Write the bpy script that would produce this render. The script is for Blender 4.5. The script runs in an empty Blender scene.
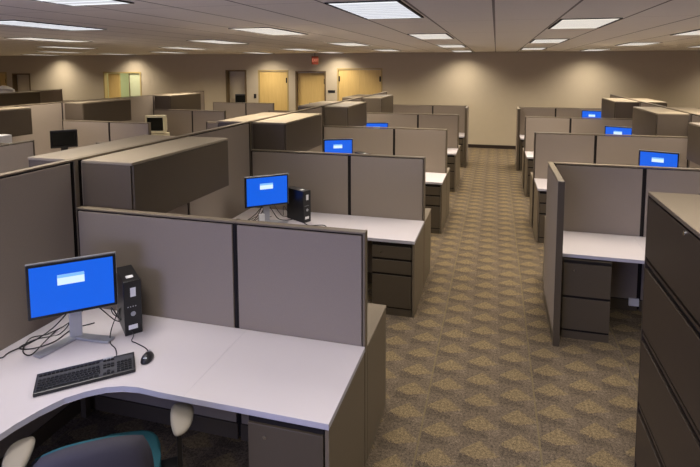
import bpy, bmesh, math, random
from mathutils import Vector, Matrix
random.seed(7)
PI = math.pi
SC = bpy.context.scene
COL = SC.collection

# ------------------------------------------------------------------ camera
cam_d = bpy.data.cameras.new('camera'); cam = bpy.data.objects.new('camera', cam_d); COL.objects.link(cam)
YAW, PITCH, F, CX, CY = math.radians(14.7061), math.radians(-5.0765), 497.2326, 365.229, 112.0937
cam.location = (0, 0, 2.3374)
cam.rotation_euler = (PI/2 + PITCH, 0, YAW)
cam_d.sensor_width = 36; cam_d.lens = F/700*36
cam_d.shift_x = -(CX-350)/700; cam_d.shift_y = (CY-233.5)/700
cam_d.clip_start = 0.05; cam_d.clip_end = 100
SC.camera = cam
# ------------------------------------------------------------------ exposure, world
SC.view_settings.view_transform = 'Standard'; SC.view_settings.look = 'None'
SC.view_settings.exposure = 0.24; SC.view_settings.gamma = 1; SC.view_settings.use_curve_mapping = False
w = bpy.data.worlds.new('world'); SC.world = w; w.use_nodes = True
w.node_tree.nodes['Background'].inputs[0].default_value = (0.6, 0.75, 1, 1)
w.node_tree.nodes['Background'].inputs[1].default_value = 0.3
LAMP_W = {'cool': 18.0, 'warm': 33.0}; LAMP_SPREAD = 136; WARM = (1.0, 0.88, 0.73); COOL = (1.0, 0.93, 0.88); LENS = 0.85
COOL_FILL_W = 190.0

# ------------------------------------------------------------------ materials
def srgb(r, g, b):
    f = lambda c: (c/255/12.92) if c/255 <= .04045 else ((c/255+.055)/1.055)**2.4
    return (f(r), f(g), f(b), 1)
class NT:
    def __init__(s, name):
        s.m = bpy.data.materials.new(name); s.m.use_nodes = True; s.t = s.m.node_tree
        s.b = s.t.nodes['Principled BSDF']
    def n(s, typ, **k):
        x = s.t.nodes.new(typ)
        for a, v in k.items(): setattr(x, a, v)
        return x
    def l(s, a, b): s.t.links.new(a, b)
    def math(s, op, a, b=None, c=None):
        x = s.n('ShaderNodeMath', operation=op)
        for i, v in enumerate((a, b, c)):
            if v is None: continue
            if hasattr(v, 'links'): s.l(v, x.inputs[i])
            else: x.inputs[i].default_value = v
        return x.outputs[0]
def paint(name, col, rough=.5, spec=.4, metal=0, noise=.06, scale=30, bump=0):
    t = NT(name); b = t.b
    b.inputs['Roughness'].default_value = rough; b.inputs['Metallic'].default_value = metal
    b.inputs['Specular IOR Level'].default_value = spec
    tc = t.n('ShaderNodeTexCoord'); nz = t.n('ShaderNodeTexNoise'); nz.inputs['Scale'].default_value = scale
    nz.inputs['Detail'].default_value = 4; t.l(tc.outputs['Object'], nz.inputs['Vector'])
    mx = t.n('ShaderNodeMix', data_type='RGBA')
    mx.inputs[6].default_value = tuple(c*(1-noise) for c in col[:3])+(1,)
    mx.inputs[7].default_value = tuple(min(1, c*(1+noise)) for c in col[:3])+(1,)
    t.l(nz.outputs['Fac'], mx.inputs[0]); t.l(mx.outputs[2], b.inputs['Base Color'])
    if bump:
        bp = t.n('ShaderNodeBump'); bp.inputs['Strength'].default_value = bump; bp.inputs['Distance'].default_value = .002
        t.l(nz.outputs['Fac'], bp.inputs['Height']); t.l(bp.outputs[0], b.inputs['Normal'])
    return t.m
def emit(name, col, s):
    t = NT(name); t.b.inputs['Base Color'].default_value = (.02, .02, .02, 1)
    t.b.inputs['Emission Color'].default_value = col; t.b.inputs['Emission Strength'].default_value = s
    t.b.inputs['Roughness'].default_value = .6; t.b.inputs['Specular IOR Level'].default_value = .15
    return t.m
M = {}
M['fabric'] = paint('partition_fabric', srgb(140, 129, 117), .95, .1, noise=.10, scale=260, bump=.5)
M['tan_metal'] = paint('tan_painted_metal', srgb(114, 103, 86), .5, .3, noise=.03)
M['brown_metal'] = paint('brown_painted_metal', srgb(78, 69, 56), .42, .4, noise=.03)
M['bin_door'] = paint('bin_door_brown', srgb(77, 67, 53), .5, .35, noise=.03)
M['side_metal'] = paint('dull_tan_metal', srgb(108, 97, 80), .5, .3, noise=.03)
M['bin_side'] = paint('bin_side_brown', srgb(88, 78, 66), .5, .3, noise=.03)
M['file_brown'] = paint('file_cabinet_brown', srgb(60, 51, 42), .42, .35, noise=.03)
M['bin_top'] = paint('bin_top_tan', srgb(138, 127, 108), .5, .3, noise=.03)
M['dark'] = paint('dark_groove', srgb(30, 26, 24), .7, .2)
M['laminate'] = paint('white_laminate', srgb(202, 196, 198), .38, .4, noise=.015, scale=8)
M['edge'] = paint('laminate_edge_band', srgb(178, 175, 182), .5, .3, noise=.02)
M['black'] = paint('black_plastic', srgb(22, 22, 24), .35, .5)
M['key'] = paint('key_plastic', srgb(20, 20, 22), .5, .35)
M['keybed'] = paint('grey_key_bed', srgb(66, 66, 70), .6, .3)
M['silver'] = paint('silver_plastic', srgb(170, 172, 178), .35, .5, metal=.5)
M['sticker'] = paint('white_sticker', srgb(225, 225, 225), .6, .3)
M['chrome'] = paint('chrome', srgb(215, 215, 215), .2, .5, metal=1)
M['armpad'] = paint('grey_arm_pad', srgb(150, 143, 130), .6, .3, noise=.04)
M['shell'] = paint('grey_chair_shell', srgb(62, 60, 68), .7, .2, noise=.06, scale=120)
M['teal'] = paint('teal_upholstery', srgb(40, 84, 94), .9, .15, noise=.1, scale=200, bump=.3)
M['beige'] = paint('beige_plastic', srgb(205, 196, 165), .5, .3)
M['glass_dark'] = paint('dark_tube_glass', srgb(22, 24, 22), .12, .6)
M['wall'] = paint('tan_wall_paint', srgb(180, 168, 146), .85, .2, noise=.03, scale=6)
M['niche_lit'] = paint('niche_lit_wall_paint', srgb(200, 188, 165), .85, .2, noise=.03, scale=6)  # wall paint lightened in colour to stand in for light missing inside the recesses
M['greenwall'] = paint('pale_green_paint', srgb(190, 196, 160), .85, .2, noise=.03, scale=6)
M['base'] = paint('dark_rubber_baseboard', srgb(44, 34, 28), .6, .3)
M['jamb'] = paint('jamb_paint', srgb(170, 150, 100), .5, .3)
M['darkjamb'] = paint('dark_jamb_paint', srgb(105, 88, 62), .5, .3)
M['maroon'] = paint('red_sign_housing', srgb(150, 70, 50), .5, .3)
M['blade'] = paint('white_louvre', srgb(190, 190, 195), .4, .5)
M['screen'] = emit('blue_screen', srgb(0, 98, 236), .80)
M['dialog'] = emit('dialog_white', srgb(205, 228, 250), 1.0)
M['dialogbar'] = emit('dialog_bar', srgb(120, 180, 240), 1.0)
M['lens_cool'] = emit('lamp_lens_cool', (.93, .95, 1, 1), LENS)
M['lens_warm'] = emit('lamp_lens_warm', (1, .92, .8, 1), LENS)
for nm in ('lens_cool', 'lens_warm'):
    nt = M[nm].node_tree; b_ = nt.nodes['Principled BSDF']; tc = nt.nodes.new('ShaderNodeTexCoord')
    wv = nt.nodes.new('ShaderNodeTexWave'); wv.bands_direction = 'Y'; wv.inputs['Scale'].default_value = 2.6; wv.inputs['Distortion'].default_value = .6
    mr = nt.nodes.new('ShaderNodeMapRange'); mr.inputs[3].default_value = LENS*.70; mr.inputs[4].default_value = LENS*1.15
    nt.links.new(tc.outputs['Object'], wv.inputs['Vector']); nt.links.new(wv.outputs['Fac'], mr.inputs[0]); nt.links.new(mr.outputs[0], b_.inputs['Emission Strength'])
M['exit'] = emit('exit_letters', (1, .30, .18, 1), .7)
# wood
t = NT('maple_door'); tc = t.n('ShaderNodeTexCoord'); mp = t.n('ShaderNodeMapping'); mp.inputs['Scale'].default_value = (9, 9, .8)
nz = t.n('ShaderNodeTexNoise'); nz.inputs['Scale'].default_value = 3; nz.inputs['Detail'].default_value = 5
t.l(tc.outputs['Object'], mp.inputs[0]); t.l(mp.outputs[0], nz.inputs[0])
mx = t.n('ShaderNodeMix', data_type='RGBA'); mx.inputs[6].default_value = srgb(190, 158, 92); mx.inputs[7].default_value = srgb(212, 184, 118)
t.l(nz.outputs['Fac'], mx.inputs[0]); t.l(mx.outputs[2], t.b.inputs['Base Color']); t.b.inputs['Roughness'].default_value = .5
M['maple'] = t.m
# carpet: brick lattice of pale arrow-like pentagons
t = NT('patterned_carpet'); tc = t.n('ShaderNodeTexCoord'); sp = t.n('ShaderNodeSeparateXYZ')
nw = t.n('ShaderNodeTexNoise'); nw.inputs['Scale'].default_value = 120; nw.inputs['Detail'].default_value = 2
t.l(tc.outputs['Object'], nw.inputs[0])
t.l(tc.outputs['Object'], sp.inputs[0])
wob = t.math('MULTIPLY', t.math('SUBTRACT', nw.outputs['Fac'], .5), .07)
X = t.math('DIVIDE', t.math('SUBTRACT', t.math('ADD', sp.outputs[0], wob), .0745), .2450)   # cell index, columns centred at .197
ci = t.math('FLOOR', X)
u = t.math('SUBTRACT', t.math('FRACT', X), .5)              # -.5 .. .5
par = t.math('MULTIPLY', t.math('PINGPONG', ci, 1), .5)
Yv = t.math('ADD', t.math('DIVIDE', t.math('SUBTRACT', t.math('ADD', sp.outputs[1], wob), 3.07-.075-.03), .2415), par)
v = t.math('MULTIPLY', t.math('FRACT', Yv), .2415)
ux = t.math('MULTIPLY', t.math('ABSOLUTE', u), .2450)
inx = t.math('LESS_THAN', ux, .113)
us = t.math('MULTIPLY', u, .2450)
top = t.math('SUBTRACT', .176, t.math('MULTIPLY', ux, .92))
bot = t.math('ADD', .018, t.math('MULTIPLY', t.math('ABSOLUTE', t.math('ADD', us, .02)), .36))
iny = t.math('MULTIPLY', t.math('LESS_THAN', v, top), t.math('GREATER_THAN', v, bot))
inside = t.math('MULTIPLY', inx, iny)
patch = t.math('MULTIPLY', t.math('GREATER_THAN', us, .0), t.math('LESS_THAN', v, .105))
dark_ = t.math('MULTIPLY', t.math('LESS_THAN', us, .05), t.math('MAXIMUM', t.math('GREATER_THAN', v, .205), t.math('LESS_THAN', v, .045)))
fine = t.n('ShaderNodeTexNoise'); fine.inputs['Scale'].default_value = 150; fine.inputs['Detail'].default_value = 3
t.l(tc.outputs['Object'], fine.inputs[0])
big = t.n('ShaderNodeTexNoise'); big.inputs['Scale'].default_value = 1.6
t.l(tc.outputs['Object'], big.inputs[0])
mid = t.n('ShaderNodeTexNoise'); mid.inputs['Scale'].default_value = 60; mid.inputs['Detail'].default_value = 4
t.l(tc.outputs['Object'], mid.inputs[0])
fmr = t.n('ShaderNodeMapRange'); fmr.inputs[1].default_value = .30; fmr.inputs[2].default_value = .70
t.l(t.math('ADD', t.math('MULTIPLY', fine.outputs['Fac'], .55), t.math('MULTIPLY', mid.outputs['Fac'], .45)), fmr.inputs[0])
dk = t.n('ShaderNodeMix', data_type='RGBA'); dk.inputs[6].default_value = srgb(43, 38, 31); dk.inputs[7].default_value = srgb(125, 111, 93); t.l(fmr.outputs[0], dk.inputs[0])
lt = t.n('ShaderNodeMix', data_type='RGBA'); lt.inputs[6].default_value = srgb(62, 53, 38); lt.inputs[7].default_value = srgb(146, 128, 97); t.l(fmr.outputs[0], lt.inputs[0])
tone = t.math('ADD', t.math('SUBTRACT', 1.0, t.math('MULTIPLY', dark_, .22)), t.math('MULTIPLY', patch, .16))
tcl = t.n('ShaderNodeCombineColor')
for i in range(3): t.l(tone, tcl.inputs[i])
dk2 = t.n('ShaderNodeMix', data_type='RGBA', blend_type='MULTIPLY'); dk2.inputs[0].default_value = 1; t.l(dk.outputs[2], dk2.inputs[6]); t.l(tcl.outputs[0], dk2.inputs[7])
c1 = t.n('ShaderNodeMix', data_type='RGBA'); t.l(inside, c1.inputs[0]); t.l(dk2.outputs[2], c1.inputs[6]); t.l(lt.outputs[2], c1.inputs[7])
# tile seams every third column
sx = t.math('ABSOLUTE', t.math('SUBTRACT', t.math('FRACT', t.math('DIVIDE', t.math('SUBTRACT', sp.outputs[0], .315), .735)), .5))
seam = t.math('MULTIPLY', t.math('GREATER_THAN', sx, .492), .6)
c2 = t.n('ShaderNodeMix', data_type='RGBA'); t.l(seam, c2.inputs[0]); t.l(c1.outputs[2], c2.inputs[6]); c2.inputs[7].default_value = srgb(112, 100, 70)
vm = t.math('ADD', .86, t.math('MULTIPLY', t.math('ADD', big.outputs['Fac'], t.math('MULTIPLY', mid.outputs['Fac'], .6)), .18))
c3 = t.n('ShaderNodeMix', data_type='RGBA', blend_type='MULTIPLY'); c3.inputs[0].default_value = 1
cm = t.n('ShaderNodeCombineColor')
for i in range(3): t.l(vm, cm.inputs[i])
t.l(c2.outputs[2], c3.inputs[6]); t.l(cm.outputs[0], c3.inputs[7]); t.l(c3.outputs[2], t.b.inputs['Base Color'])
t.b.inputs['Roughness'].default_value = .97; t.b.inputs['Specular IOR Level'].default_value = .1
bp = t.n('ShaderNodeBump'); bp.inputs['Strength'].default_value = .5; bp.inputs['Distance'].default_value = .004
t.l(fine.outputs['Fac'], bp.inputs['Height']); t.l(bp.outputs[0], t.b.inputs['Normal'])
M['carpet'] = t.m
# ceiling tiles with dark joints
t = NT('ceiling_tiles'); tc = t.n('ShaderNodeTexCoord'); sp = t.n('ShaderNodeSeparateXYZ'); t.l(tc.outputs['Object'], sp.inputs[0])
def joint(sock, off, pitch, half):
    fr = t.math('FRACT', t.math('DIVIDE', t.math('SUBTRACT', sock, off), pitch))
    d = t.math('MULTIPLY', t.math('SUBTRACT', .5, t.math('ABSOLUTE', t.math('SUBTRACT', fr, .5))), pitch)
    return t.math('LESS_THAN', d, half)
jx = joint(sp.outputs[0], -.03, .5833, .010); jy = t.math('MULTIPLY', joint(sp.outputs[1], 3.36-.02, 1.67/1.0, .008), .35)
jj = t.math('MULTIPLY', t.math('MAXIMUM', jx, jy), .75)
nz = t.n('ShaderNodeTexNoise'); nz.inputs['Scale'].default_value = 90; nz.inputs['Detail'].default_value = 5; t.l(tc.outputs['Object'], nz.inputs[0])
c0 = t.n('ShaderNodeMix', data_type='RGBA'); c0.inputs[6].default_value = srgb(226, 222, 218); c0.inputs[7].default_value = srgb(240, 236, 230); t.l(nz.outputs['Fac'], c0.inputs[0])
c1 = t.n('ShaderNodeMix', data_type='RGBA'); t.l(jj, c1.inputs[0]); t.l(c0.outputs[2], c1.inputs[6]); c1.inputs[7].default_value = srgb(60, 52, 46)
t.l(c1.outputs[2], t.b.inputs['Base Color']); t.b.inputs['Roughness'].default_value = .95
M['ceiling'] = t.m

# ------------------------------------------------------------------ mesh helpers
def bx(bm, x0, x1, y0, y1, z0, z1, bev=0, mi=0, seg=2, mat=None):
    vs = [bm.verts.new((x, y, z)) for z in (z0, z1) for y in (y0, y1) for x in (x0, x1)]
    fs = [bm.faces.new([vs[i] for i in q]) for q in ((0, 2, 3, 1), (4, 5, 7, 6), (0, 1, 5, 4), (1, 3, 7, 5), (3, 2, 6, 7), (2, 0, 4, 6))]
    for f in fs: f.material_index = mi
    if bev:
        es = list({e for f in fs for e in f.edges})
        r = bmesh.ops.bevel(bm, geom=es, offset=bev, segments=seg, profile=.6, affect='EDGES')
        for f in r['faces']: f.material_index = mi
        vs = list({v for f in r['faces'] for v in f.verts} | {v for v in vs if v.is_valid})
    if mat is not None: bmesh.ops.transform(bm, matrix=mat, verts=[v for v in vs if v.is_valid])
def prism(bm, pts, z0, z1, bev=0):
    a = [bm.verts.new((p[0], p[1], z0)) for p in pts]; b = [bm.verts.new((p[0], p[1], z1)) for p in pts]
    n = len(pts)
    f0 = bm.faces.new(a[::-1]); f1 = bm.faces.new(b)
    for i in range(n): bm.faces.new((a[i], a[(i+1) % n], b[(i+1) % n], b[i]))
    if bev: bmesh.ops.bevel(bm, geom=list(f1.edges)+list(f0.edges), offset=bev, segments=2, profile=.6, affect='EDGES')
def tube(bm, pts, r, n=8, r2=None):
    pts = [Vector(p) for p in pts]; rings = []
    for i, p in enumerate(pts):
        d = (pts[min(i+1, len(pts)-1)]-pts[max(i-1, 0)]).normalized()
        a = d.orthogonal().normalized() if i == 0 else (pa - d*pa.dot(d)).normalized()
        pa = a; b = d.cross(a); rr = r if r2 is None else r+(r2-r)*i/(len(pts)-1)
        rings.append([bm.verts.new(p+(a*math.cos(2*PI*k/n)+b*math.sin(2*PI*k/n))*rr) for k in range(n)])
    for i in range(len(rings)-1):
        for k in range(n): bm.faces.new((rings[i][k], rings[i][(k+1) % n], rings[i+1][(k+1) % n], rings[i+1][k]))
    bm.faces.new(rings[0][::-1]); bm.faces.new(rings[-1])
def smooth_path(pts, n=8):
    P = [Vector(p) for p in pts]; P = [P[0]*2-P[1]]+P+[P[-1]*2-P[-2]]; out = []
    for i in range(1, len(P)-2):
        for k in range(n):
            s = k/n; a, b, c, d = P[i-1:i+3]
            out.append(.5*((2*b)+(c-a)*s+(2*a-5*b+4*c-d)*s*s+(3*b-a-3*c+d)*s**3))
    out.append(P[-2]); return out
def lathe(bm, prof, n=24, cx=0, cy=0):
    rings = [[bm.verts.new((cx+r*math.cos(2*PI*k/n), cy+r*math.sin(2*PI*k/n), z)) for k in range(n)] for r, z in prof]
    for i in range(len(rings)-1):
        for k in range(n): bm.faces.new((rings[i][k], rings[i][(k+1) % n], rings[i+1][(k+1) % n], rings[i+1][k]))
    bm.faces.new(rings[0][::-1]); bm.faces.new(rings[-1])
def obj(name, bm, mat, parent=None, smooth=False, label=None):
    bmesh.ops.recalc_face_normals(bm, faces=bm.faces)
    me = bpy.data.meshes.new(name); bm.to_mesh(me); bm.free()
    for m in (mat if isinstance(mat, (list, tuple)) else [mat]): me.materials.append(M[m])
    if smooth:
        for p in me.polygons: p.use_smooth = True
    o = bpy.data.objects.new(name, me); COL.objects.link(o)
    if parent: o.parent = parent
    if label: o['label'] = label
    return o
def box(name, mat, parent, *a, bev=0, label=None):
    bm = bmesh.new(); bx(bm, *a, bev=bev); return obj(name, bm, mat, parent, label=label)
def tag(o, label, cat, group=None):
    o['label'] = label; o['category'] = cat
    if group: o['group'] = group
    return o
def thing(name, label, cat, loc=(0, 0, 0), rz=0, group=None):
    o = bpy.data.objects.new(name, None); COL.objects.link(o); o.empty_display_size = .1
    o.location = loc; o.rotation_euler = (0, 0, rz)
    return tag(o, label, cat, group)
def struct(o):
    o['kind'] = 'structure'; return o
def copy_tree(o, parent=None):
    c = o.copy(); COL.objects.link(c)
    if parent: c.parent = parent
    for ch in list(o.children): copy_tree(ch, c)
    return c
LIB = {}
def make(key, builder, name, label, cat, loc, rz=0, group=None):
    """build one of each kind, then copy it and each of its parts"""
    if key not in LIB:
        r = thing(name, label, cat, loc, rz, group); builder(r); LIB[key] = r; return r
    r = copy_tree(LIB[key]); r.location = loc; r.rotation_euler = (0, 0, rz)
    for k in ('label', 'category', 'group'):
        if k in r: del r[k]
    return tag(r, label, cat, group)

# ------------------------------------------------------------------ the room
CH = 2.795
X0, X1, Y0, Y1 = -20.0, 8.5, -3.2, 14.83
struct(box('floor', 'carpet', None, X0-.2, X1+.2, Y0-.2, Y1+3, -.1, 0))
struct(box('ceiling', 'ceiling', None, X0-.2, X1+.2, Y0-.2, Y1+3, CH, CH+.1))
struct(box('wall_left', 'wall', None, X0-.2, X0, Y0, Y1, 0, CH))
struct(box('wall_right', 'wall', None, X1, X1+.2, Y0, Y1, 0, CH))
# near wall with an assumed, unseen window added for the cool light
bm = bmesh.new()
bx(bm, X0, -6.0, Y0-.2, Y0, 0, CH); bx(bm, -1.0, X1, Y0-.2, Y0, 0, CH); bx(bm, -6.0, -1.0, Y0-.2, Y0, 0, .9); bx(bm, -6.0, -1.0, Y0-.2, Y0, 2.4, CH)
struct(obj('wall_near', bm, 'wall'))
bm = bmesh.new()
for x in (-6.0, -4.35, -2.7, -1.05): bx(bm, x, x+.05, Y0-.12, Y0-.06, .9, 2.4)
bx(bm, -6, -1, Y0-.12, Y0-.06, .9, .95); bx(bm, -6, -1, Y0-.12, Y0-.06, 2.35, 2.4)
win = struct(obj('assumed_window_1', bm, 'tan_metal'))
# back wall with doorways  (x0, x1, top)
OPEN = [(-18.35, -17.95, 2.18), (-17.68, -16.83, 2.13), (-13.55, -11.97, 2.20), (-8.68, -7.92, 2.27), (-7.50, -6.44, 2.27), (-6.20, -5.17, 2.24), (-4.80, -3.35, 2.33)]
bm = bmesh.new(); x = X0
for a, b, z in OPEN:
    bx(bm, x, a, Y1, Y1+.15, 0, CH); bx(bm, a, b, Y1, Y1+.15, z, CH); x = b
bx(bm, x, X1, Y1, Y1+.15, 0, CH)
struct(obj('wall_back', bm, 'wall'))
bm = bmesh.new(); x = X0
for a, b, z in OPEN: bx(bm, x, a-.06, Y1-.015, Y1, 0, .10); x = b+.06
bx(bm, x, X1, Y1-.015, Y1, 0, .10)
struct(obj('baseboard_back', bm, 'base'))
def casing(par, a, b, z, mat='jamb', w=.05, depth=.17):
    bm = bmesh.new()
    bx(bm, a-w, a, Y1-.02, Y1+depth-.02, 0, z+w); bx(bm, b, b+w, Y1-.02, Y1+depth-.02, 0, z+w); bx(bm, a, b, Y1-.02, Y1+depth-.02, z, z+w)
    obj('door_frame', bm, mat, par)
def door(n, a, b, z, setback, framemat, hinge, leaves=1):
    r = bpy.data.objects.new('door_%d' % n, None); COL.objects.link(r); struct(r)
    # casing stands proud of the wall, inside the opening
    bm = bmesh.new(); w = .045
    bx(bm, a, a+w, Y1-.015, Y1+.14, 0, z); bx(bm, b-w, b, Y1-.015, Y1+.14, 0, z); bx(bm, a+w, b-w, Y1-.015, Y1+.14, z-w, z)
    obj('door_frame', bm, framemat, r)
    L = (b-a-2*w)/leaves
    for i in range(leaves):
        box('door_leaf', 'maple', r, a+w+i*L+.003, a+w+(i+1)*L-.003, Y1+setback, Y1+setback+.045, .01, z-w-.004)
    bm = bmesh.new()
    for hx in hinge:
        for hz in (z-.30, z-1.6): bx(bm, hx-.02, hx+.02, Y1+setback-.03, Y1+setback+.001, hz-.11, hz+.05)
    obj('hinge', bm, 'dark', r)
    return r
door(1, *OPEN[0], .02, 'jamb', [-18.0])
r = door(4, *OPEN[4], .01, 'jamb', [-6.50])
r = door(5, *OPEN[5], .09, 'darkjamb', [-5.24])
r = door(6, *OPEN[6], .01, 'jamb', [-3.42, -4.73], 2)
bm = bmesh.new(); bx(bm, -4.11, -4.05, Y1-.03, Y1+.012, .98, 1.16); obj('door_handle', bm, 'dark', r)
# recessed niches behind openings 2 and 4, lit vestibule behind opening 3
def recess(n, a, b, z, dep, mat):
    bm = bmesh.new(); y = Y1+.15
    bx(bm, a-.1, a, y, y+dep, 0, z+.1); bx(bm, b, b+.1, y, y+dep, 0, z+.1); bx(bm, a-.1, b+.1, y+dep, y+dep+.1, 0, z+.1); bx(bm, a, b, y, y+dep, z, z+.1)
    return struct(obj('trim_%d' % n, bm, mat))
recess(1, *OPEN[1], .02, 'niche_lit'); recess(2, *OPEN[3], .08, 'niche_lit')
recess(3, -14.0, -11.5, 2.6, 2.0, 'greenwall')
for n, (a, b, z), mt in ((4, OPEN[1], 'darkjamb'), (5, OPEN[3], 'darkjamb')):
    bm = bmesh.new(); bx(bm, a, a+.05, Y1-.012, Y1+.15, 0, z); bx(bm, b-.05, b, Y1-.012, Y1+.15, 0, z); bx(bm, a+.05, b-.05, Y1-.012, Y1+.15, z-.05, z)
    struct(obj('trim_%d' % n, bm, mt))
a, b, z = OPEN[2]
r = bpy.data.objects.new('door_3', None); COL.objects.link(r); struct(r)
bm = bmesh.new(); bx(bm, a, a+.05, Y1-.015, Y1+.14, 0, z); bx(bm, b-.05, b, Y1-.015, Y1+.14, 0, z); bx(bm, a+.05, b-.05, Y1-.015, Y1+.14, z-.05, z)
obj('door_frame', bm, 'jamb', r)
box('door_leaf', 'maple', r, a+.16, a+.63, Y1+.04, Y1+.10, .01, z-.06)
box('door_panel', 'greenwall', r, b-.50, b-.05, Y1+.03, Y1+.07, .01, z-.06)
box('door_handle', 'dark', r, b-.62, b-.53, Y1+.03, Y1+.07, .98, 1.10)
box('door_edge', 'darkjamb', r, b-.53, b-.50, Y1+.02, Y1+.08, .01, z-.06)
ld = bpy.data.lights.new('vestibule_lamp', 'AREA'); ld.energy = 26; ld.size = .8; ld.color = (1, .95, .75)
lo = bpy.data.objects.new('vestibule_lamp', ld); COL.objects.link(lo); lo.location = (-12.6, Y1+1.2, 2.55)

# bluish fill lamp added at the assumed window behind the camera
ld = bpy.data.lights.new('cool_fill_light', 'AREA'); ld.shape = 'RECTANGLE'; ld.size = 4.8; ld.size_y = 1.4; ld.energy = COOL_FILL_W; ld.color = (.44, .49, 1)
lo = bpy.data.objects.new('cool_fill_light', ld); COL.objects.link(lo); lo.location = (-3.5, Y0-.02, 1.65); lo.rotation_euler = (-PI/2, 0, PI)
lo.rotation_euler = (PI/2, 0, 0); lo.rotation_euler = Vector((0, 1, -.05)).to_track_quat('-Z', 'Y').to_euler()

# ------------------------------------------------------------------ ceiling troffers
LWX, LLY = .54, 1.16
def troffer(kind):
    def f(r):
        w, l = LWX/2, LLY/2
        bm = bmesh.new()
        bx(bm, -w, -w+.024, -l, l, -.008, 0); bx(bm, w-.024, w, -l, l, -.008, 0); bx(bm, -w+.024, w-.024, -l, -l+.010, -.008, 0); bx(bm, -w+.024, w-.024, l-.010, l, -.008, 0)
        obj('frame', bm, 'dark', r)
        box('lamp_lens', 'lens_'+kind, r, -w+.024, w-.024, -l+.010, l-.010, -.0075, -.001)
        bm = bmesh.new()
        for k in range(1, 9): y = -l+.022+k*(2*l-.044)/9; bx(bm, -w+.022, w-.022, y-.004, y+.004, -.0095, -.0076)
        obj('louvre', bm, 'blade', r)
        d = bpy.data.lights.new('lamp_'+kind, 'AREA'); d.shape = 'RECTANGLE'; d.size = LWX-.06; d.size_y = LLY-.06
        d.energy = LAMP_W[kind]; d.spread = math.radians(LAMP_SPREAD); d.color = COOL if kind == 'cool' else WARM
        o = bpy.data.objects.new('lamp', d); COL.objects.link(o); o.parent = r; o.location = (0, 0, -.014)
    return f
COLS = [(-.91, [.02, 3.36, 6.72, 10.04, 13.30], 'over the left edge of the aisle'),
        (.84, [-1.66, 1.69, 5.04, 8.44, 12.0], 'just right of the aisle centre'),
        (2.59, [-.02, 3.32, 6.66, 10.0], 'over the right hand spine partition'),
        (2.42, [13.25], 'near the back wall, right'),
        (4.30, [5.2, 8.3, 11.3], 'over the far right cubicles'),
        (6.1, [3.3, 6.66, 10.0, 13.3], 'beyond the far right cubicles'),
        (-2.74, [-1.49, 1.86, 5.22, 8.70, 12.1], 'over the left hand spine partition'),
        (-4.72, [.2, 3.8, 7.3, 11.05, 13.45], 'left of the spine partition'),
        (-7.0, [-1.4, 2.4, 6.0, 9.6, 13.3], 'over the second left bank'),
        (-9.3, [.8, 4.9, 8.6, 12.2], 'left of the second bank'),
        (-12.2, [3.0, 7.2, 11.2, 13.4], 'over the far left bank'),
        (-15.3, [2.0, 9.0, 13.4], 'at the far left side'),
        (-18.0, [6.0, 11.5], 'near the left wall')]
ORD = ['nearest', 'second nearest', 'third', 'fourth', 'farthest']
for cx, ys, where in COLS:
    for k, y in enumerate(ys):
        kind = 'cool' if y < 4.5 and -6 < cx < 3 else 'warm'
        word = ORD[k] if k < len(ys)-1 else 'farthest'
        if len(ys) == 1: word = 'last'
        make('troffer_'+kind, troffer(kind), 'ceiling_light', 'rectangular fluorescent ceiling light, %s in the line %s' % (word, where), 'ceiling light', (cx, y+LLY/2, CH), 0, 'fluorescent ceiling lights')

# ------------------------------------------------------------------ cubicle panels
PT = .052
def panel_builder(L, H, end0, end1, trim):
    def f(r):
        h = PT/2
        box('frame', 'dark', r, .001, L-.001, -h+.012, h-.012, .02, H-.02)
        for s in (-1, 1):
            bm = bmesh.new(); y0, y1 = (-h, -h+.014) if s < 0 else (h-.014, h)
            bx(bm, .017 if not end0 else .014, L-(.017 if not end1 else .014), y0, y1, .115, H-.022, bev=.004)
            obj('fabric_pad', bm, 'fabric', r)
        bm = bmesh.new(); bx(bm, 0, L, -h+.001, h-.001, H-.013, H, bev=.004); obj('top_cap', bm, 'tan_metal', r)
        bm = bmesh.new(); bx(bm, .01, L-.01, -h+.002, h-.002, 0, .105, bev=.003); obj('base_raceway', bm, 'brown_metal', r)
        for e, a, b in ((end0, -.008, .008), (end1, L-.008, L+.008)):
            if e:
                bm = bmesh.new(); bx(bm, a, b, -h-.001, h+.001, 0, H+.001, bev=.004); obj('end_trim', bm, trim, r)
    return f
def panel(x, y, ang, L, H, label, end0=False, end1=False, group=None, trim='brown_metal'):
    key = ('panel', round(L, 3), round(H, 3), end0, end1, trim)
    return make(key, panel_builder(L, H, end0, end1, trim), 'cubicle_panel', label, 'partition', (x, y, 0), ang, group or 'fabric cubicle partition panels')
HT, HL = 1.735, 1.412
ROW = 2.4436
XS, XL = -2.712, -.693
XR, XRS = .554, 2.565
def yl(k): return 2.667+ROW*(k-1)
def yr(k): return [None, 5.147, 7.535, 9.98, 12.42][k]
NTH = {0: 'camera side', 1: 'first', 2: 'second', 3: 'third', 4: 'fourth', 5: 'fifth'}
h2 = PT/2
def post_builder(r):
    g = PT/2
    bm = bmesh.new(); bx(bm, -g+.008, g-.008, -.029, .029, 0, HT-.012); obj('post_core', bm, 'dark', r)
    bm = bmesh.new(); bx(bm, -g, g, -.016, .016, .0, HT-.012, bev=.003); obj('post_cover', bm, 'side_metal', r)
    bm = bmesh.new(); bx(bm, -g, g, -.029, .029, HT-.012, HT, bev=.002); obj('post_cap', bm, 'tan_metal', r)
def post(x, y, label): make('post', post_builder, 'partition_post', label, 'post', (x, y, 0), 0, 'partition connector posts')
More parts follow.
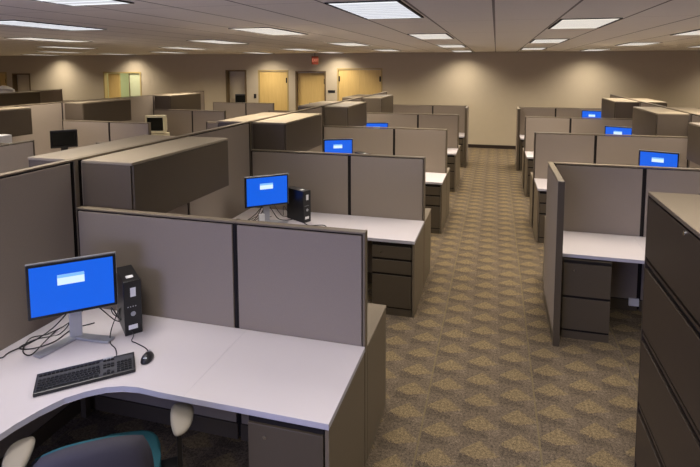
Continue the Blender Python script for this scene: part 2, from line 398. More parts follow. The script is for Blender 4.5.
# left bank: spine segments (tall) and crossing panels (low)
for k in range(1, 6):
    y = yl(k)
    Ls = ROW/2-.03
    a = y-ROW+.03
    post(XS, y, 'square post where the left spine meets %s crossing panel' % NTH[k])
    if k == 1: segs = [(a+.001, Ls-.002), (a+Ls+.001, Ls-.002)]
    else: segs = [(a+.001, Ls-.002), (a+Ls+.001, Ls-.002)]
    for j, (s, l) in enumerate(segs):
        panel(XS, s, PI/2, l, HT, 'tall grey fabric spine panel, %s half of %s left cubicle' % (('near', 'far')[j], NTH[k]))
    panel(XS+h2+.003, y, 0, XL-.82-XS-h2-.004, HL, 'low grey fabric panel beside the spine, behind %s left desk' % NTH[k])
    panel(XL-.820, y, 0, .812, HL, 'low grey fabric panel at the aisle end, behind %s left desk' % NTH[k], end1=True, trim='side_metal')
    if k >= 2:
        panel(-4.80, y, 0, 4.80+XS-h2-.004, HL, 'low panel on the hidden side of the left spine, %s row' % NTH[k], end0=True)
panel(XL+.036, 11.75, PI/2, yl(5)+.03-11.75, HL, 'short grey wing panel facing the aisle at far left row end', end0=True)
# right bank
for k in range(1, 5):
    y = yr(k)
    panel(XR+(.022 if k == 1 else .008), y, 0, .797 if k == 1 else .811, HL, 'low grey fabric panel at the aisle end, behind %s right desk' % NTH[k], end0=True)
    panel(XR+.82, y, 0, XRS-h2-XR-.82-.004, HL, 'low grey fabric panel beside the spine, behind %s right desk' % NTH[k])
    panel(XRS+h2+.012, y, 0, 2.0, HL, 'low panel on the far side of the right spine, %s row' % NTH[k], end1=True)
    a = y-ROW if k > 1 else y-ROW
    a = [0, 2.70, yr(1), yr(2), yr(3)][k]; a += .03 if k > 1 else 0; l = (y-.03-a)/2
    post(XRS, y, 'square post where the right spine meets %s crossing panel' % NTH[k])
    for j in range(2):
        panel(XRS, a+j*l+.001, PI/2, l-.002, HT, 'tall grey fabric spine panel, %s half of %s right cubicle' % (('near', 'far')[j], NTH[k]), end0=(k == 1 and j == 0))
panel(XR-.015, 4.284, PI/2, 5.147+.03-4.284, HL, 'grey wing panel standing at the aisle beside nearest right desk', end0=True)
panel(XR-.030, 11.72, PI/2, yr(4)+.03-11.72, HL, 'short grey wing panel facing the aisle at far right row end', end0=True)

# overhead bins
def bin_builder(r):       # local: back at x=0, front at +x, length along +y from 0
    D, L, z0, z1 = .405, 1.20, 1.300, 1.720
    bm = bmesh.new()
    bx(bm, .0, D-.02, 0, .018, z0, z1-.02); bx(bm, .0, D-.02, L-.018, L, z0, z1-.02)
    bx(bm, .0, D-.02, .018, L-.018, z0, z0+.018); bx(bm, .0, .012, .018, L-.018, z0, z1-.02)
    obj('body', bm, 'bin_side', r)
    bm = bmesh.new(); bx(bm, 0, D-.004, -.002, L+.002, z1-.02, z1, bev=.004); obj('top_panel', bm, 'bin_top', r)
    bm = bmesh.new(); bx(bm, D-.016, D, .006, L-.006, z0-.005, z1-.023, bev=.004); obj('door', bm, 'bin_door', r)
def bin_(x, y, flip, label):
    # flip: faces -x ; keep length going to +y by mirroring the start point
    if flip: make('bin', bin_builder, 'overhead_cabinet', label, 'cabinet', (x-h2-.001, y+1.20, 0), PI, 'overhead storage cabinets')
    else: make('bin', bin_builder, 'overhead_cabinet', label, 'cabinet', (x+h2+.001, y, 0), 0, 'overhead storage cabinets')
for k in range(1, 5):
    bin_(XS, yl(k)+.045, False, 'brown overhead cabinet on the left spine above %s cubicle, aisle side' % NTH[k+1])
    bin_(XS, yl(k)+.045, True, 'brown overhead cabinet backing the left spine beyond %s crossing panel, hidden side' % NTH[k])
for k in (1, 2, 3):
    bin_(XRS, yr(k)+.045, True, 'brown overhead cabinet on the right spine beyond %s crossing panel, aisle side' % NTH[k])
    bin_(XRS, yr(k)+.045, False, 'brown overhead cabinet on the right spine beyond %s crossing panel, far side' % NTH[k])

# ------------------------------------------------------------------ desks
DH, DT, DD = .74, .03, .645
def top_mesh(bm, pts):
    prism(bm, pts, DH-DT, DH, bev=.0015)
def corner_pts(reach):       # local: corner (0,0) at spine/panel; +x along the panel, -y along the spine
    W = .60
    c = [(1.10, -DD), (.98, -.640), (.90, -.650), (.82, -.680), (.75, -.735), (.69, -.80), (.65, -.90), (.625, -1.0), (.615, -1.10), (.61, -1.25)]
    c = [(1.24, -DD)]+c
    c = [p for p in c]
    return [(0, 0), (1.24, 0)]+c+[(.61, -reach), (0, -reach)]
def mirror(pts): return [(-x, y) for x, y in pts][::-1]
def edge_color(o):
    o.data.materials.append(M['edge'])
    for p in o.data.polygons:
        if abs(p.normal.z) < .5: p.material_index = 1
def corner_builder(sgn):
    def f(r):
        pts = corner_pts(2.0)
        if sgn < 0: pts = mirror(pts)
        bm = bmesh.new(); top_mesh(bm, pts); o = obj('worktop', bm, 'laminate', r); edge_color(o)
        for x, y in ((.06, -.06), (.06, -1.94), (.56, -1.94)):
            x *= sgn; box('leg', 'brown_metal', r, x-.02, x+.02, y-.02, y+.02, 0, DH-DT)
    return f
def straight_builder(L, sgn):  # local origin at outer (aisle) back corner; desk extends -sgn*x
    def f(r):
        a, b = (-L, 0) if sgn > 0 else (0, L)
        bm = bmesh.new(); top_mesh(bm, [(a, 0), (b, 0), (b, -DD), (a, -DD)]); o = obj('worktop', bm, 'laminate', r); edge_color(o)
        s0, s1 = (-.022, -.002) if sgn > 0 else (.002, .022)
        bm = bmesh.new(); bx(bm, s0, s1, -DD+.010, -.004, 0, DH-DT-.001, bev=.003); obj('side_panel', bm, 'side_metal', r)
    return f
def pedestal_builder(layout):
    def f(r):       # local: front faces -y at y=0, x 0..W
        W, D, H = .385, .55, DH-DT-.012
        bm = bmesh.new(); bx(bm, 0, W, .02, D, .0, H, bev=.003); obj('body', bm, 'brown_metal', r)
        box('plinth', 'brown_metal', r, .004, W-.004, .004, .02, 0, .065)
        z = H-.03
        for i, hh in enumerate(layout):
            bm = bmesh.new(); bx(bm, .004, W-.004, 0, .02, z-hh+.022, z, bev=.003)
            d = obj('drawer', bm, 'brown_metal', r)
            box('finger_pull', 'dark', d, .004, W-.004, .010, .0195, z-hh, z-hh+.021)
            if i == 0:
                bm = bmesh.new(); tube(bm, [(.09, -.004, z-.06), (.09, .003, z-.06)], .009, 12); obj('lock', bm, 'chrome', d)
            z -= hh
        box('top_gap', 'dark', r, .004, W-.004, .010, .0195, H-.028, H-.002)
    return f
def latfile_builder(W, D, H):
    def f(r):       # local: back at y=0, front at y=D ; x -W..0
        bm = bmesh.new(); bx(bm, -W, 0, 0, D-.02, 0, H-.02); obj('body', bm, 'side_metal', r)
        bm = bmesh.new(); bx(bm, -W, 0, 0, D, H-.02, H, bev=.004); obj('top_panel', bm, 'tan_metal', r)
        for i in range(2):
            z0 = .05+i*(H-.08)/2
            bm = bmesh.new(); bx(bm, -W+.004, -.004, D-.02, D-.002, z0, z0+(H-.08)/2-.02, bev=.003); obj('drawer', bm, 'brown_metal', r)
    return f
THREE = (.135, .145, .33); TWO = (.305, .30)
def row_desks(side, k):
    if side == 'left':
        y = yl(k)-h2-.003; sx = XS+h2+.003; s = 1; ax = XL
        make('cornerL', corner_builder(1), 'corner_desk', 'white curved corner worktop in %s left cubicle from the camera' % NTH[k], 'desk', (sx, y, 0), 0, 'white worktops')
        L = ax-(sx+1.2404)
        make('straightL', straight_builder(L, 1), 'desk', 'white straight worktop at the aisle end of %s left cubicle' % NTH[k], 'desk', (ax, y, 0), 0, 'white worktops')
        px = ax-.026-.385
    else:
        y = yr(k)-h2-.003; sx = XRS-h2-.003; s = -1; ax = XR+(.016 if k in (1,) else 0)
        make('cornerR', corner_builder(-1), 'corner_desk', 'white curved corner worktop in %s right cubicle from the camera' % NTH[k], 'desk', (sx, y, 0), 0, 'white worktops')
        L = (sx-1.2404)-(XR+.016)
        make('straightR', straight_builder(L, -1), 'desk', 'white straight worktop at the aisle end of %s right cubicle' % NTH[k], 'desk', (XR+.016, y, 0), 0, 'white worktops')
        px = XR+.016+.026
    lay = TWO if k == 1 else THREE
    make(('ped', k == 1), pedestal_builder(lay), 'drawer_pedestal', 'brown %s-drawer pedestal under the aisle end of %s %s worktop' % (('two', 'three')[k != 1], NTH[k], side), 'drawers', (px, y-DD+(.008 if (side, k) != ('right', 1) else -.035), 0), 0, 'brown drawer pedestals')
for k in range(1, 6): row_desks('left', k)
for k in range(1, 5): row_desks('right', k)
for k in range(1, 5):
    make('lat', latfile_builder(.76, .52, .714), 'low_file_cabinet', 'low tan file cabinet backing %s left crossing panel at the aisle' % NTH[k], 'cabinet', (XL, yl(k)+h2+.004, 0), 0, 'low file cabinets')
for k in range(1, 4):
    make('lat', latfile_builder(.76, .52, .714), 'low_file_cabinet', 'low tan file cabinet backing %s right crossing panel at the aisle' % NTH[k], 'cabinet', (XR+.76, yr(k)+h2+.004, 0), 0, 'low file cabinets')

# ------------------------------------------------------------------ computers
def monitor_builder(tall):
    def f(r):   # faces -y, base at z=0
        W, H, zb = .450, .318, .180+tall
        R = Matrix.Rotation(0, 4, 'X')
        bm = bmesh.new()
        bx(bm, -.033, .033, .030, .052, .01, zb+.12, bev=.006); obj('stand_column', bm, 'silver', r)
        bm = bmesh.new()
        for s in (-1, 1):
            A = Matrix.Translation((0, .05, 0)) @ Matrix.Rotation(s*math.radians(52), 4, 'Z')
            bx(bm, -.030, .030, -.235, .02, .002, .016, bev=.004, mat=A)
        obj('stand_foot', bm, 'silver', r)
        bm = bmesh.new(); bx(bm, -W/2, W/2, -.012, .028, zb, zb+H, bev=.006); c = obj('screen_housing', bm, 'black', r)
        bm = bmesh.new(); bx(bm, -W/2-.001, W/2+.001, -.002, .010, zb+H-.001, zb+H+.004); bx(bm, W/2-.002, W/2+.003, -.002, .010, zb, zb+H); obj('silver_rim', bm, 'silver', c)
        bm = bmesh.new(); bx(bm, -W/2+.016, W/2-.016, -.0135, -.011, zb+.018, zb+H-.016); s = obj('display', bm, 'screen', r, label='glowing blue log-in screen')
        bm = bmesh.new(); bx(bm, -.075, .060, -.0150, -.0137, zb+.180, zb+.240); dlg = obj('dialog_window', bm, 'dialog', s)
        bm = bmesh.new(); bx(bm, -.075, .060, -.0156, -.0151, zb+.222, zb+.240); obj('dialog_bar', bm, 'dialogbar', s)
    return f
def monitor(x, y, ang, label, tall=0.0):
    return make(('mon', tall), monitor_builder(tall), 'computer_monitor', label, 'computer monitor', (x, y, DH+.001), ang, 'flat screen computer monitors')
def tower_builder(r):   # front faces -y, base z=0, width .095, depth .33
    W, D, H = .096, .280, .330
    bm = bmesh.new(); bx(bm, -W/2, W/2, .012, D, 0, H, bev=.004); obj('case', bm, 'black', r)
    bm = bmesh.new(); bx(bm, -W/2-.001, W/2+.001, 0, .012, 0, H+.001, bev=.004); f = obj('front_bezel', bm, 'black', r)
    box('sticker', 'sticker', f, -.012, .018, -.0015, 0, .235, .29); box('sticker', 'sticker', f, -.028, .022, -.0015, 0, .035, .062)
    bm = bmesh.new(); tube(bm, [(.0, .002, .13), (.0, -.004, .13)], .014, 16); obj('power_button', bm, 'silver', f)
    bm = bmesh.new(); bx(bm, -.02, .02, .06, .10, H, H+.001); obj('sticker', bm, 'sticker', r)
    bm = bmesh.new()
    for i in range(4): bx(bm, -.03+i*.014, -.024+i*.014, -.0012, 0, .172, .178)
    obj('port', bm, 'silver', f)
def tower(x, y, ang, label):
    return make('tower', tower_builder, 'computer_tower', label, 'computer', (x, y, DH+.001), ang, 'small black desktop computers')
def keyboard_builder(r):    # centred, top edge +y
    W, D = .455, .165
    bm = bmesh.new()
    bx(bm, -W/2, W/2, -D/2, D/2, 0, .018, bev=.005)
    for v in bm.verts:
        if v.co.z > .009: v.co.z += .010*(v.co.y+D/2)/D
    obj('base', bm, 'black', r)
    bm = bmesh.new(); bx(bm, -W/2+.010, W/2-.010, -.072, .062, .0185, .0195)
    for v in bm.verts: v.co.z += .010*(v.co.y+D/2)/D-.0004
    obj('key_bed', bm, 'keybed', r)
    def key(bm, x0, x1, y):
        z = .019+.010*(y+D/2)/D
        vs0 = len(bm.verts)
        bx(bm, x0+.0014, x1-.0014, y-.0074, y+.0074, z, z+.007, bev=.002, seg=1)
    u = .0183; rows = [-.062+.0185*i for i in range(5)]+[.052]
    bm = bmesh.new(); left = -W/2+.012
    for ri, y in enumerate(rows[1:5]+[rows[5]]):
        x = left; off = (1.3, 1.0, .7, 0, 0)[ri]
        if off: key(bm, x, x+off*u*1.3, y); x += off*u*1.3
        while x+u < left+.275: key(bm, x, x+u, y); x += u
        key(bm, x, left+.279, y) if left+.279-x > .006 else None
    y = rows[0]; x = left
    for wd in (1.4, 1.2, 1.2): key(bm, x, x+wd*u, y); x += wd*u
    xs0 = x; x += 6.2*u; xs1 = x
    for wd in (1.2, 1.2, 1.2, 1.4): key(bm, x, min(x+wd*u, left+.279), y); x += wd*u
    obj('letter_keys', bm, 'key', r)
    bm = bmesh.new(); key(bm, xs0, xs1, rows[0]); obj('space_bar', bm, 'key', r)
    bm = bmesh.new(); x0 = left+.290
    for i in range(3):
        for y in (rows[5], rows[4], rows[3]): key(bm, x0+i*u, x0+(i+1)*u, y)
        key(bm, x0+i*u, x0+(i+1)*u, rows[0])
    key(bm, x0+u, x0+2*u, rows[1]); obj('arrow_keys', bm, 'key', r)
    bm = bmesh.new(); x0 = left+.355
    for i in range(4):
        for y in rows[:5]: key(bm, x0+i*u, x0+(i+1)*u, y)
    obj('number_keys', bm, 'key', r)
    box('media_panel', 'silver', r, .075, .125, .062, .080, .0265, .0295, bev=.001)
def mouse_builder(r):
    bm = bmesh.new(); bmesh.ops.create_uvsphere(bm, u_segments=20, v_segments=12, radius=1)
    for v in bm.verts:
        z = max(v.co.z, -.05)
        v.co = Vector((v.co.x*.031*(1-.08*v.co.y), v.co.y*.056, z*.034*(1-.15*v.co.y)+.003))
    obj('mouse_body', bm, 'black', r, smooth=True)
    bm = bmesh.new(); bx(bm, -.005, .005, .012, .042, .022, .0335, bev=.003); obj('scroll_wheel', bm, 'silver', r)
    box('palm_badge', 'silver', r, -.010, .010, -.040, -.020, .025, .0305, bev=.002)
def cable(pts, r=.0035, parent=None, mat='black', name='cable'):
    bm = bmesh.new()
    if parent:
        inv = (Matrix.Translation(parent.location) @ parent.rotation_euler.to_matrix().to_4x4()).inverted()
        pts = [inv @ Vector(p) for p in pts]
    tube(bm, smooth_path(pts), r, 6)
    return obj(name, bm, mat, parent, smooth=True)

# row 1 (foreground)
m1 = monitor(-2.345, 2.262, math.radians(41.5), 'blue-screen monitor on silver forked stand in the nearest left cubicle')
t1 = tower(-2.072, 2.416, math.radians(50), 'small black computer tower standing beside the nearest blue-screen monitor')
kb = thing('computer_keyboard', 'full size black keyboard in front of the nearest monitor', 'keyboard', (-2.026, 2.010, DH+.001), math.radians(41.5)); keyboard_builder(kb)
ms = thing('computer_mouse', 'small black and silver mouse right of the black keyboard', 'mouse', (-1.820, 2.215, DH+.001), math.radians(20)); mouse_builder(ms)
Z = DH+.006
cable([(-1.83, 2.25, Z+.008), (-1.90, 2.30, Z), (-1.985, 2.33, Z), (-2.03, 2.345, Z), (-2.045, 2.38, Z+.02), (-2.16, 2.45, Z+.01)], .0028, ms, name='mouse_cable')
cable([(-1.985, 2.155, Z+.012), (-2.0, 2.19, Z), (-2.06, 2.25, Z), (-2.14, 2.30, Z), (-2.19, 2.37, Z+.04), (-2.20, 2.45, Z+.12), (-2.25, 2.50, Z+.05)], .0032, kb, name='keyboard_cable')
for pts in ([(-2.38, 2.33, .98), (-2.44, 2.34, .84), (-2.50, 2.30, Z), (-2.58, 2.22, Z), (-2.60, 2.12, Z), (-2.52, 2.13, Z), (-2.46, 2.22, Z), (-2.47, 2.36, Z), (-2.40, 2.46, Z)],
            [(-2.36, 2.34, .96), (-2.42, 2.40, .86), (-2.50, 2.36, .78), (-2.57, 2.28, Z), (-2.61, 2.2, Z+.01), (-2.55, 2.10, Z), (-2.47, 2.08, Z), (-2.50, 2.20, Z+.01), (-2.56, 2.34, Z)],
            [(-2.34, 2.36, .96), (-2.34, 2.46, .84), (-2.30, 2.52, Z), (-2.22, 2.50, Z+.01), (-2.20, 2.44, Z+.07), (-2.23, 2.42, Z+.14), (-2.26, 2.46, Z+.08), (-2.30, 2.55, Z)],
            [(-2.40, 2.31, .93), (-2.48, 2.24, .82), (-2.56, 2.16, .76), (-2.61, 2.07, Z), (-2.60, 2.02, Z), (-2.63, 2.00, Z)]):
    cable(pts, .0036, m1)
# rows behind
m2 = monitor(-2.252, 4.60, math.radians(40), 'blue-screen monitor on corner worktop of the second left cubicle')
t2 = tower(-1.862, 4.725, math.radians(61), 'small black computer tower beside the second left monitor')
cable([(-2.30, 4.66, .96), (-2.24, 4.72, .82), (-2.20, 4.75, Z), (-2.10, 4.72, Z), (-2.02, 4.80, Z)], .005, m2)
cable([(-2.32, 4.66, .94), (-2.40, 4.62, Z+.02), (-2.50, 4.60, Z), (-2.62, 4.62, Z), (-2.64, 4.45, Z)], .004, m2)
cable([(-1.90, 4.70, Z), (-1.80, 4.62, Z), (-1.66, 4.66, Z), (-1.58, 4.56, Z)], .005, t2)
# white adapter standing behind the second monitor's foot
bm = bmesh.new(); bx(bm, -.03, .03, -.02, .02, 0, .11, bev=.006)
o = obj('power_adapter', bm, 'sticker'); o.location = (-2.285, 4.535, DH+.001); o.rotation_euler = (0, 0, .6); tag(o, 'small white power adapter below the second left monitor', 'adapter')
monitor(-2.30, 7.145, math.radians(27), 'blue-screen monitor partly hidden behind the second left crossing panel', .02)
tower(-1.80, 7.02, math.radians(50), 'small black computer tower beside the third left monitor')
monitor(-2.26, 9.52, math.radians(14), 'blue-screen monitor in the fourth left cubicle, only its top edge showing', .02)
monitor(2.06, 7.12, math.radians(-20), 'blue-screen monitor in the second right cubicle', .02)
monitor(2.125, 9.62, math.radians(-24), 'blue-screen monitor in the third right cubicle', .06)
monitor(2.12, 12.10, math.radians(-18), 'blue-screen monitor in the fourth right cubicle, nearest the back wall', .14)
# cable grommet post end seen over right crossing panel
# wall data outlet under nearest right desk
bm = bmesh.new(); bx(bm, -.045, .045, -.02, 0, 0, .075, bev=.004); bx(bm, -.022, .022, -.023, -.019, .02, .055)
o = obj('power_outlet', bm, 'sticker'); o.location = (1.33, yr(1)-h2-.001, .055); tag(o, 'white power outlet low on the panel under nearest right desk', 'outlet')

# ------------------------------------------------------------------ foreground lateral file (right)
r = thing('tall_file_cabinet', 'tall dark brown lateral file cabinet at the right edge, nearest the camera', 'cabinet', (.830, 3.016, 0))
Wd, H = 1.07, 1.655
bm = bmesh.new(); bx(bm, .016, .46, -Wd, 0, .0, H-.022); obj('body', bm, 'dark', r)
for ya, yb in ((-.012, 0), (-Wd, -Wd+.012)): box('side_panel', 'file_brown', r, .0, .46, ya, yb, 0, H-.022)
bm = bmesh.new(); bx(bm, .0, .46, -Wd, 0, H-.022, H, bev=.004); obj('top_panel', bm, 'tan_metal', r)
for i, (z1, z0) in enumerate(((H-.026, 1.252), (1.232, .830), (.808, .397), (.375, .03))):
    bm = bmesh.new(); bx(bm, .0, .016, -Wd+.014, -.014, z0+.038, z1-.006, bev=.003)
    bx(bm, .004, .016, -Wd+.014, -.014, z0, z0+.018, bev=.002)
    d = obj('drawer', bm, 'file_brown', r)
    if i == 0:
        bm = bmesh.new(); tube(bm, [(-.006, -.565, H-.052), (.004, -.565, H-.052)], .010, 14); obj('lock', bm, 'chrome', d)

# ------------------------------------------------------------------ office chair
ch = thing('office_chair', 'grey swivel office chair with teal cushion at nearest left desk', 'chair', (-1.712, 1.772, 0), math.radians(36))
def slab(bm, W, H, T, cy, cz, curve=.05, n=14, m=10, pw=2.6, tilt=0.0):
    g = {}
    for side in (0, 1):
        for i in range(n+1):
            for j in range(m+1):
                a, b = i/n*2-1, j/m*2-1
                # superellipse mapping of the square
                x = a*W/2*(1-.16*abs(b)**3); z = b*H/2*(1-.20*abs(a)**2.3)
                edge = max(abs(a), abs(b)); th = T/2*(1-edge**6)**.5 if edge < 1 else 0
                y = cy - curve*(1-a*a) + (th if side else -th) - tilt*(z)
                g[side, i, j] = bm.verts.new((x, y, cz+z))
    for side in (0, 1):
        for i in range(n):
            for j in range(m): bm.faces.new((g[side, i, j], g[side, i+1, j], g[side, i+1, j+1], g[side, i, j+1]))
    bmesh.ops.remove_doubles(bm, verts=bm.verts, dist=.0005)
bm = bmesh.new(); slab(bm, .40, .505, .040, -.314, .654, tilt=.12, curve=.03); bmesh.ops.translate(bm, verts=bm.verts, vec=(-.016, 0, 0)); obj('back_cushion', bm, 'teal', ch, True)
bm = bmesh.new(); slab(bm, .455, .51, .060, -.326, .652, tilt=.12, curve=.03); obj('backrest', bm, 'shell', ch, True)
bm = bmesh.new(); prism(bm, [(.24*math.copysign(abs(math.cos(a))**.6, math.cos(a)), .23*math.copysign(abs(math.sin(a))**.6, math.sin(a))) for a in [2*PI*k/28 for k in range(28)]], .42, .49, bev=.02); obj('seat', bm, 'teal', ch, True)
for s in (-1, 1):
    bm = bmesh.new()
    n, m = 28, 8
    rings = []
    for q in range(m+1):
        t_ = q/m*PI; rad = max(math.sin(t_)**.55, .02); z = .632+.020*math.cos(t_)
        ring = []
        for k in range(n):
            a = 2*PI*k/n; x = math.copysign(abs(math.cos(a))**.8, math.cos(a))*.076; y = math.copysign(abs(math.sin(a))**.8, math.sin(a))*.118
            if x*s < 0: x *= .40
            x *= (1+.22*math.sin(a)); ring.append(bm.verts.new((s*.318+x*rad, .02+y*rad, z)))
        rings.append(ring)
    for q in range(m):
        for k in range(n): bm.faces.new((rings[q][k], rings[q][(k+1) % n], rings[q+1][(k+1) % n], rings[q+1][k]))
    bm.faces.new(rings[0]); bm.faces.new(rings[-1][::-1])
    ap = obj('armrest', bm, 'armpad', ch, True)
    bm = bmesh.new(); bx(bm, s*.325-.012, s*.325+.012, -.02, .05, .42, .615, bev=.005); bx(bm, min(s*.15, s*.337), max(s*.15, s*.337), -.02, .05, .395, .42, bev=.004); obj('arm_post', bm, 'black', ap)
bm = bmesh.new(); lathe(bm, [(.025, .10), (.025, .30), (.018, .30), (.018, .40), (.08, .40), (.08, .42)]); obj('gas_column', bm, 'black', ch, True)
bm = bmesh.new(); bx(bm, -.03, .03, -.345, -.10, .385, .405, bev=.004); bx(bm, -.03, .03, -.365, -.345, .385, .56, bev=.004); obj('back_bracket', bm, 'black', ch)
bm = bmesh.new()
for k in range(5):
    a = 2*PI*k/5+.3; tube(bm, [(.02*math.cos(a), .02*math.sin(a), .12), (.29*math.cos(a), .29*math.sin(a), .075)], .024, 8, .014)
obj('star_base', bm, 'black', ch, True)
for k in range(5):
    a = 2*PI*k/5+.3; cx_, cy_ = .29*math.cos(a), .29*math.sin(a); t_ = Vector((-math.sin(a), math.cos(a), 0))
    bm = bmesh.new(); c = Vector((cx_, cy_, .028)); tube(bm, [c-t_*.022, c+t_*.022], .027, 16); tube(bm, [c, c+Vector((0, 0, .045))], .008, 8); obj('caster', bm, 'black', ch, True)

# ------------------------------------------------------------------ second bank of cubicles (left background)
S2, E2 = -7.50, -5.80
y2 = [2.30+ROW*k for k in range(5)]
for k, y in enumerate(y2):
    for j in range(2):
        s = y-ROW+j*ROW/2
        panel(S2, s+.001, PI/2, (ROW/2-.002) if (k, j) != (4, 1) else .80, HT, 'tall tan spine panel of the second bank, %s half of %s row' % (('near', 'far')[j], NTH[k+1]), end1=(k == 4 and j == 1))
    panel(S2+h2+.003, y, 0, .995, HL, 'low tan panel beside second bank spine, %s row' % NTH[k+1])
    panel(S2+h2+.003+.997, y, 0, .665 if k == 1 else .80, HL, 'low tan panel at the outer end of second bank, %s row' % NTH[k+1], end1=True)
    bm = bmesh.new(); prism(bm, [(S2+h2+.003, y-h2-.003), (E2-.02, y-h2-.003), (E2-.02, y-.62), (S2+.9, y-.62), (S2+.62, y-.9), (S2+.62, y-(2.2 if k != 2 else 1.45)), (S2+h2+.003, y-(2.2 if k != 2 else 1.45))], DH-DT, DH, bev=.004)
    o = thing('corner_desk', 'x', 'desk'); obj('worktop', bm, 'laminate', o)
    box('side_panel', 'side_metal', o, E2-.045, E2-.022, y-.60, y-.04, 0, DH-DT)
    box('leg', 'brown_metal', o, S2+.05, S2+.09, y-(1.43 if k == 2 else 2.18), y-(1.39 if k == 2 else 2.14), 0, DH-DT)
    tag(o, 'white L-shaped worktop in the second bank, %s row' % NTH[k+1], 'desk', 'white worktops')
panel(E2+.030, 3.50, PI/2, 5.06-3.50, HL, 'low tan side panel facing the left walkway, second bank', end1=True, end0=True)
for k in range(2, 4):
    bin_(S2, y2[k]+.045, False, 'brown overhead cabinet on the second bank spine beyond its %s crossing panel' % NTH[k+1])
bin_(S2, 5.02, False, 'brown overhead cabinet on the second bank spine, nearest the camera')
# black display
def disp(r):
    bm = bmesh.new(); bx(bm, -.195, .195, -.02, .05, .275, .57, bev=.01); h = obj('screen_housing', bm, 'black', r)
    bm = bmesh.new(); bx(bm, -.16, .16, -.0215, -.0195, .31, .54); obj('display', bm, 'glass_dark', r)
    bm = bmesh.new(); bx(bm, -.05, .05, .01, .04, .01, .30); bx(bm, -.14, .14, -.08, .10, 0, .014, bev=.004); obj('stand', bm, 'black', r)
o = thing('computer_monitor', 'switched-off black monitor in the second bank against tan panels', 'computer monitor', (-6.93, 6.66, DH-.0), math.radians(46)); disp(o)
def crt(r):
    bm = bmesh.new(); bx(bm, -.21, .21, 0, .10, .22, .60, bev=.012); obj('front_housing', bm, 'beige', r)
    bm = bmesh.new(); bx(bm, -.165, .165, -.003, .004, .275, .555, bev=.002); obj('screen', bm, 'glass_dark', r)
    bm = bmesh.new()
    a = [bm.verts.new(p) for p in ((-.20, .10, .23), (.20, .10, .23), (.20, .10, .59), (-.20, .10, .59))]
    b = [bm.verts.new(p) for p in ((-.12, .36, .27), (.12, .36, .27), (.12, .36, .50), (-.12, .36, .50))]
    bm.faces.new(a[::-1]); bm.faces.new(b)
    for i in range(4): bm.faces.new((a[i], a[(i+1) % 4], b[(i+1) % 4], b[i]))
    obj('tube_housing', bm, 'beige', r)
    bm = bmesh.new(); lathe(bm, [(.14, 0), (.14, .015), (.06, .03), (.06, .05)], 20, 0, .15); bx(bm, -.17, .17, -.0, .36, .06, .20, bev=.006); bx(bm, -.05, .05, .10, .20, .19, .235); bx(bm, -.05, .05, .1, .2, .03, .07); obj('base', bm, 'beige', r)
o = thing('tube_monitor', 'beige tube monitor with dark screen in the second bank', 'computer monitor', (-6.93, 8.95, DH+.001), math.radians(16)); crt(o)
r = thing('storage_cabinet', 'white cabinet top showing just behind the left walkway side panel', 'cabinet', (-6.84, 5.40, 0))
bm = bmesh.new(); bx(bm, -.15, .15, -.15, .15, 0, 1.385, bev=.006); obj('body', bm, 'sticker', r)
bm = bmesh.new(); bx(bm, -.14, .14, -.158, -.150, .06, 1.36, bev=.002); obj('door', bm, 'sticker', r)

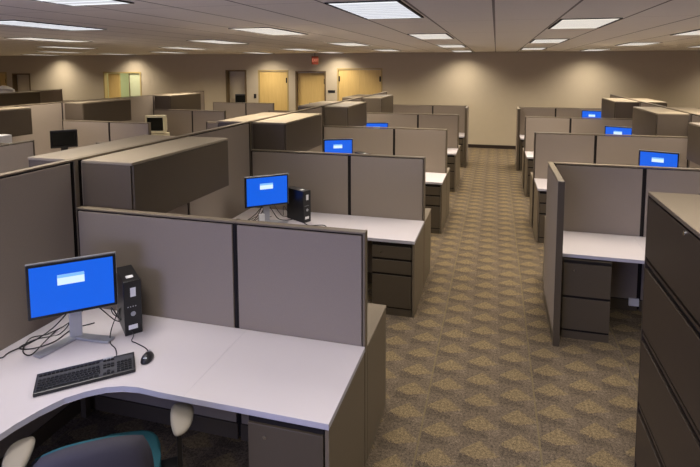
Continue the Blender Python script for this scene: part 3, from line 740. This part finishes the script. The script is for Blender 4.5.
# third bank, far left
S3 = -12.05
for j in range(4):
    s = 6.7+j*ROW/2
    panel(S3, s, PI/2, ROW/2-.008, HT, 'tall tan spine panel of the far left bank, %s from the camera' % ('nearest', 'second', 'third', 'farthest')[j], end1=(j == 3))
for k, y in enumerate((9.14, 11.585)):
    panel(S3+h2+.004, y+ (.004 if k==1 else 0), 0, 1.6, HL, 'low tan crossing panel of the far left bank, %s row' % ('near', 'far')[k], end1=True)
for k, y in enumerate((6.8, 9.3)):
    bin_(S3, y, False, 'brown overhead cabinet on the far left bank spine, %s one' % ('near', 'far')[k])
bm = bmesh.new()
bmesh.ops.create_icosphere(bm, subdivisions=4, radius=1)
for v in bm.verts:
    n = math.sin(v.co.x*7+v.co.y*3)*math.cos(v.co.z*6+v.co.y*5)*.18+math.sin(v.co.x*15+v.co.z*9)*.06
    v.co = v.co*(1+n); v.co = Vector((v.co.x*.15, v.co.y*.34, max(v.co.z*.16, -.005)))
o = obj('plastic_bag', bm, 'sticker', smooth=True); o.location = (S3+.20, 9.62, 1.727); tag(o, 'crumpled white plastic bag lying on the far left overhead cabinet', 'bag')

# ------------------------------------------------------------------ on the back wall
r = thing('exit_sign', 'red exit sign hanging from the ceiling near the yellow doors', 'sign', (-5.40, Y1-.35, 2.57), math.radians(58))
bm = bmesh.new(); bx(bm, -.12, .12, -.02, .02, -.125, .125, bev=.006); obj('housing', bm, 'maroon', r)
box('hanger', 'tan_metal', r, -.01, .01, -.01, .01, .125, CH-2.57)
cu = bpy.data.curves.new('exit_text', 'FONT'); cu.body = 'EXIT'; cu.size = .13; cu.align_x = 'CENTER'; cu.align_y = 'CENTER'; cu.extrude = .002
to = bpy.data.objects.new('exit_text', cu); COL.objects.link(to); bpy.context.view_layer.update()
me = bpy.data.meshes.new_from_object(to.evaluated_get(bpy.context.evaluated_depsgraph_get())); bpy.data.objects.remove(to)
me.materials.clear(); me.materials.append(M['exit'])
o = bpy.data.objects.new('lettering', me); COL.objects.link(o); o.parent = r; o.location = (0, -.0225, 0); o.rotation_euler = (PI/2, 0, 0)
bm = bmesh.new(); bx(bm, -.12, .12, -.012, 0, -.04, .04, bev=.003)
o = obj('door_sign', bm, 'black'); o.location = (-4.985, Y1-.001, 1.60); tag(o, 'black rectangular nameplate on the wall between two yellow doors', 'sign')
bm = bmesh.new(); bx(bm, -.04, .04, -.02, 0, -.07, .07, bev=.003)
o = obj('wall_switch', bm, 'black'); o.location = (-7.62, Y1-.001, 1.42); tag(o, 'black wall switch left of the first yellow door', 'switch')
r = thing('black_cabinet', 'black box standing inside the grey wall recess', 'cabinet', (-8.16, Y1+.10, 0))
bm = bmesh.new(); bx(bm, -.20, .20, -.09, .11, 0, 1.47, bev=.01); obj('body', bm, 'black', r)
box('face', 'glass_dark', r, -.16, .16, -.096, -.089, 1.05, 1.42)
